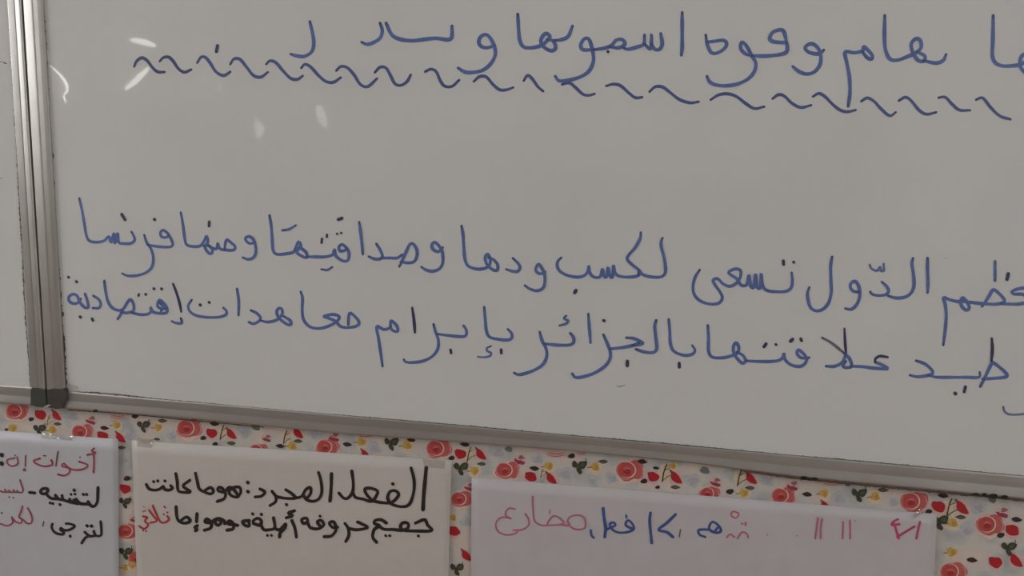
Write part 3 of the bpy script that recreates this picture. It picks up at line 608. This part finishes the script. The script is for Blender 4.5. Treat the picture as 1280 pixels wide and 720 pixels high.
# ------------------------------------------------------------------ posters under the boards
def poster(label, corners, m, base, und, group):
    """sheet whose four corners (tl, tr, br, bl) are given as the photo shows them; und = waviness in metres"""
    tl, tr, br, bl = [Vector(c) for c in corners]
    ph = random.random()*9
    def depth(x, y): return base + und*(1+math.sin(x*.021+ph)*math.cos(y*.03+ph*.7)) + und*.5*(1+math.sin(x*.055-y*.04+ph))
    nx, ny = 48, 20; V, F = [], []
    for j in range(ny+1):
        for i in range(nx+1):
            u, v = i/nx, j/ny
            q = (tl*(1-u)+tr*u)*(1-v) + (bl*(1-u)+br*u)*v
            V.append(P(q.x, q.y, depth(q.x, q.y)))
    for j in range(ny):
        for i in range(nx):
            a = j*(nx+1)+i; F.append((a, a+nx+1, a+nx+2, a+1))
    root = thing('poster', P(*((bl+br)/2), base), label, 'poster', group)
    s = link('paper_sheet', V, F, m, root, smooth=True)
    sd = s.modifiers.new('thickness', 'SOLIDIFY'); sd.thickness = .0003; sd.offset = 1 if False else -1
    return root, depth
def tape(parent, depth, pts, seed=1, amp=.0016):
    """crumpled strip of clear tape between four corners"""
    rnd = random.Random(seed); a, b, c, d = [Vector(p) for p in pts]; nx, ny = 12, 5; V, F = [], []
    for j in range(ny+1):
        for i in range(nx+1):
            u, v = i/nx, j/ny; q = (a*(1-u)+b*u)*(1-v)+(d*(1-u)+c*u)*v
            V.append(P(q.x, q.y, max(.004, depth(q.x, q.y)) + .0006 + amp*rnd.random()*(1 if 0 < j < ny else .3)))
    for j in range(ny):
        for i in range(nx):
            k = j*(nx+1)+i; F.append((k, k+nx+1, k+nx+2, k+1))
    return link('tape_piece', V, F, m_tape, parent)
BLACK = (.028, .022, .02); CRIM = (.43, .085, .14); PNK = (.58, .17, .25); RBLU = (.06, .11, .33)
p1, d1 = poster('leftmost poster with crimson and black handwriting under the seam', [(-260,520),(147.5,549),(149,880),(-280,880)], m_paper_l, .003, .0009, None)
p2, d2 = poster('squared paper poster in black handwriting, between the leftmost and widest posters', [(164.5,550.5),(564.5,575.5),(555,900),(178,900)], m_paper_m, .003, .0009, None)
p3, d3 = poster('widest poster, at the right, with pink and blue handwriting', [(589.5,597),(1171,642.5),(1160,930),(587,930)], m_paper_r, .003, .0008, None)
def off(d): return lambda x, y: d(x, y) + .0005
def w1(ox, oy, sc, w, col, dark, st, dots=(), **k): return word('handwritten_word', p1, ox, oy, sc, w, col, dark, st, dots, off(d1), 1.0, **k)
def w2(ox, oy, st, dots=(), w=4.2, col=BLACK, **k): return word('handwritten_word', p2, ox, oy, S, w, col, col, st, dots, off(d2), 1.0, **k)
def w3(ox, oy, st, dots=(), w=2.4, col=PNK, **k): return word('handwritten_word', p3, ox, oy, S, w, col, col, st, dots, off(d3), 1.0, **k)
GREY = (.18, .13, .14)
w1(0, 500, 4, 2.4, CRIM, DRED, [{'p':[(468,265),(470,310),(468,362)],'w':2.6},{'p':[(470,242),(458,255),(478,265),(436,275)],'w':2.4},[(395,308),(438,325),(418,345),(375,350),(345,340),(320,318),(310,330),(345,342),(345,365),(320,378),(290,372)],{'p':[(290,258),(283,300),(280,330)],'w':1.8,'c':GREY},[(256,300),(262,322),(230,332),(195,325),(168,305),(200,292)]], [(400,286,.9),(218,278,.9),(227,279,.9)], label='crimson word')
w1(0, 500, 4, 2.0, CRIM, GREY, [[(128,278),(126,330)],[(122,343),(116,352),(128,352)],[(85,285),(90,315),(70,330),(45,325),(35,300),(75,290)]], [(75,277,1.0)], label='crimson word')
w1(0, 500, 4, 3, BLACK, BLACK, [], [(7,274,10,277,2.6),(7,316,10,320,2.6)])
w1(0, 600, 10, 3.9, BLACK, BLACK, [[(1225,95),(1222,180),(1218,265),(1185,325),(1140,325),(1100,270)],[(1150,325),(1110,303),(1060,300),(1000,292),(950,240)],[(1000,292),(960,295),(925,250)],[(960,292),(900,280),(870,240)],[(900,282),(840,265),(790,245),(775,195)],[(790,250),(730,235),(692,190)],[(730,235),(650,232),(605,205),(580,170)],[(580,172),(530,172),(508,150),(530,112),(585,108),(600,130),(575,165)]], [(925,125,2),(885,178,1.6),(935,175,1.6),(1040,178,1.8),(1080,178,1.8),(625,285,1.7),(658,292,1.7),(748,305,1.8)])
w1(0, 600, 10, 3.6, BLACK, BLACK, [[(368,155),(438,163)]])
w1(0, 600, 10, 2.2, CRIM, GREY, [[(250,0),(268,60),(288,120),(275,155),(235,154),(212,132)],[(240,153),(190,152),(168,125)],[(190,150),(140,152),(108,130)],[(140,152),(85,150),(60,118)],[(85,150),(35,150),(0,138),(-30,130)]], [(115,213,1),(165,220,1)], label='crimson word')
w1(0, 600, 10, 2.2, CRIM, GREY, [[(345,350),(380,410),(402,480),(390,538),(340,543),(290,500),(240,465),(255,415),(280,330)],[(275,500),(262,540),(200,525),(150,475)],[(148,465),(158,535),(90,572),(20,552),(-20,545)]], [(20,410,1.3)], label='crimson word')
w1(0, 600, 10, 1.8, GREY, GREY, [[(546,522),(535,575)]])
w1(0, 600, 10, 3.3, BLACK, BLACK, [[(655,550),(645,590),(670,640),(720,672),(790,678),(795,650),(755,625),(760,598),(800,625),(860,625),(935,580),(880,550),(825,545)],[(1258,520),(1265,600),(1262,690),(1200,695),(1170,640)],[(1200,695),(1120,700),(1058,650)],[(1120,700),(1070,720),(1020,790)]], [(1085,570,2),(1140,572,2),(875,700,1.8)])
w2(160, 540, [[(122,350),(140,378),(175,388),(212,380),(235,362),(242,380),(270,388),(297,375),(285,358)],[(318,278),(328,330),(335,390),(370,402),(415,398),(368,360),(412,322)]], [(170,330,1.8),(197,325,1.8),(245,325,1.8)], w=3.9)
w2(160, 540, [[(450,275),(462,330),(475,378),(510,400),(550,413),(570,395),(550,370),(515,388)]], w=3.9)
w2(160, 540, [[(595,463),(640,445),(650,410),(628,375),(605,370),(600,390),(635,402)],[(645,400),(675,368),(705,385),(735,430),(695,428),(672,400),(700,372),(742,368),(752,400),(735,430)]], w=3.9)
w2(160, 540, [], [(797,335,2.2),(798,396,2.2)])
w2(160, 540, [[(880,380),(912,400),(890,427),(848,433)],[(960,395),(985,430),(983,465),(947,490)],[(985,430),(1050,442),(1115,440),(1090,410),(1052,385)],[(1105,441),(1155,430),(1185,385),(1215,370),(1217,410),(1185,445),(1172,420),(1190,450),(1232,462),(1272,445),(1292,400),(1287,330),(1270,270)]], [(1055,483,1.9)], w=3.9)
w2(360, 540, [[(290,278),(288,360),(280,460)]], w=4.3)
w2(360, 540, [[(425,260),(435,340),(430,400),(400,440),(370,440),(340,408)],[(430,400),(450,435),(500,447),(560,460),(598,400),(560,377),(515,378),(520,410),(560,457)],[(560,457),(620,470),(690,470),(737,420),(715,392),(680,398),(665,440),(690,480),(760,498),(810,480),(838,400),(840,320),(820,240)]], [(697,345,1.9)], w=4.0)
w2(360, 540, [[(922,238),(912,340),(905,420),(900,518)]], w=4.8)
w2(160, 540, [[(75,628),(108,645),(135,618),(112,595),(128,570),(100,562)],[(165,490),(185,540),(215,598),(250,602),(273,580),(262,560)],[(140,522),(170,560),(192,592),(150,605)]], [(105,497,.8),(100,530,.9),(112,526,.9),(238,548,1.1),(262,535,1.1),(240,495,250,505,.9),(100,655,1.1),(120,660,1.1)], w=2.6, col=(.50,.05,.06), label='red word')
w2(160, 540, [[(320,498),(325,560),(340,595),(380,608),(415,592),(390,567),(350,592)]], w=4.0)
w2(160, 540, [[(460,545),(457,598)],[(462,625),(445,635),(462,652),(450,658)],[(510,655),(550,640),(555,605),(525,580),(513,600),(550,607)],[(555,605),(590,580),(622,600),(600,622),(580,600),(600,578),(640,590),(645,610)]], w=4.2)
w2(160, 540, [[(660,655),(700,645),(702,610),(677,592),(665,610),(697,617),(730,622)],[(808,590),(765,597),(780,622),(808,627),(805,600)]], w=4.2)
w2(160, 540, [[(838,612),(835,592),(865,575),(890,595),(878,622),(842,612)],[(882,612),(905,650),(940,652),(978,638),(970,572)],[(975,640),(1010,652),(1050,612),(1045,642),(1015,672),(1010,700)],[(1092,590),(1112,640),(1122,700)],[(1110,525),(1070,540),(1095,558),(1055,572)]], [(830,545,1.9),(888,548,1.9),(928,688,1.7),(955,688,1.7)], w=4.0)
w2(360, 540, [[(132,605),(100,608),(92,582),(125,575),(132,605),(150,638),(200,645),(238,620),(222,590),(195,600),(215,628)],[(330,635),(298,637),(275,607),(305,600),(320,650),(290,692),(240,698)],[(380,610),(402,645),(405,690),(385,730)],[(402,642),(460,652),(530,637),(490,612),(463,600)]], [(212,560,1.7)], w=3.9)
w2(360, 540, [[(655,607),(620,585),(582,590),(575,610),(610,625),(575,650),(565,700),(590,735)],[(600,622),(640,648),(700,650),(760,655),(798,640),(800,610),(768,605),(750,628),(770,655),(860,660),(958,657),(930,620),(910,585),(850,607)]], [(650,690,1.7),(677,690,1.7),(868,692,1.8)], w=4.1)
w3(580, 540, [[(340,515),(305,508),(280,530),(282,560),(315,578),(270,568),(230,580),(212,615),(225,660),(275,685),(335,680),(355,665)],[(408,545),(432,585),(428,625),(390,650),(328,655)],[(457,430),(460,510),(470,590),(510,620),(560,622),(640,618),(665,605),(640,575),(598,560),(562,598),(555,620)],[(640,618),(700,622),(690,590),(720,560),(780,558),(808,590),(805,640),(752,650),(710,632),(695,600)]], [(572,520,570,545,.7)], w=2.1, label='thin pink word')
w3(580, 540, [{'p':[(928,510),(935,580),(945,640),(938,700)],'w':3.9},[(945,655),(975,638),(1010,622),(1000,605),(972,612),(990,650),(1030,670),(1090,667),(1133,645),(1115,602),(1090,590),(1078,620),(1110,640),(1130,645)],[(845,655),(850,690),(865,705)]], [(1080,555,1084,572,1.2)], w=3.0, col=RBLU, label='dark blue word')
w3(800, 540, [[(70,540),(65,600),(78,740)],[(237,550),(180,605),(125,652),(180,668),(220,700)]], w=3.6, col=RBLU, label='dark blue word')
w3(800, 540, [[(435,700),(398,685),(390,655),(430,650),(470,655),(505,672),(540,660),(520,620),(482,600),(460,640),(490,668),(515,640)]], w=3.1, col=RBLU, label='dark blue word')
w3(800, 540, [[(270,650),(262,700)]], w=1.6, col=GREY)
w3(800, 540, [[(655,540),(620,530),(608,555),(635,573),(658,555),(650,537)],[(650,710),(680,668),(712,678),(722,705)],[(578,705),(600,682),(628,700)]], [(680,610,1.3),(705,605,703,620,1.3)], w=2.0, label='thin pink word')
w3(800, 540, [[(1187,572),(1178,640),(1168,710)],[(1215,582),(1206,640),(1205,710)]], w=2.3, label='thin pink word')
w3(800, 540, [[(1355,600),(1350,710)],[(1400,590),(1402,710)]], w=2.3, label='thin pink word')
for dd in ((848,685,.9),(1045,690,.9),(1432,592,.8)): word('pen_dot', p3, 800, 540, S, 2, PNK, PNK, [], [dd], off(d3), 1.0)
w3(1040, 540, [[(440,582),(408,598),(400,620),(450,615)],[(415,612),(430,660),(445,710)],[(550,630),(500,660),(435,700)],[(587,600),(577,640),(562,710)]], w=2.9, col=(.60,.07,.20), label='bright pink word')
tape(p1, d1, [(50,541),(92,545),(90,551),(52,548)], 2, .0022); tape(p2, d2, [(172,547),(192,549),(190,560),(170,558)], 3)
tape(p3, d3, [(1138,645),(1152,634),(1156,640),(1141,650)], 4); tape(p2, d2, [(528,573),(556,576),(556,586),(530,584)], 5, .0008)
o = tape(wb, lambda x, y: .0117, [(82,478),(98,483),(98.5,489.5),(82,487.5)], 6, .0008)
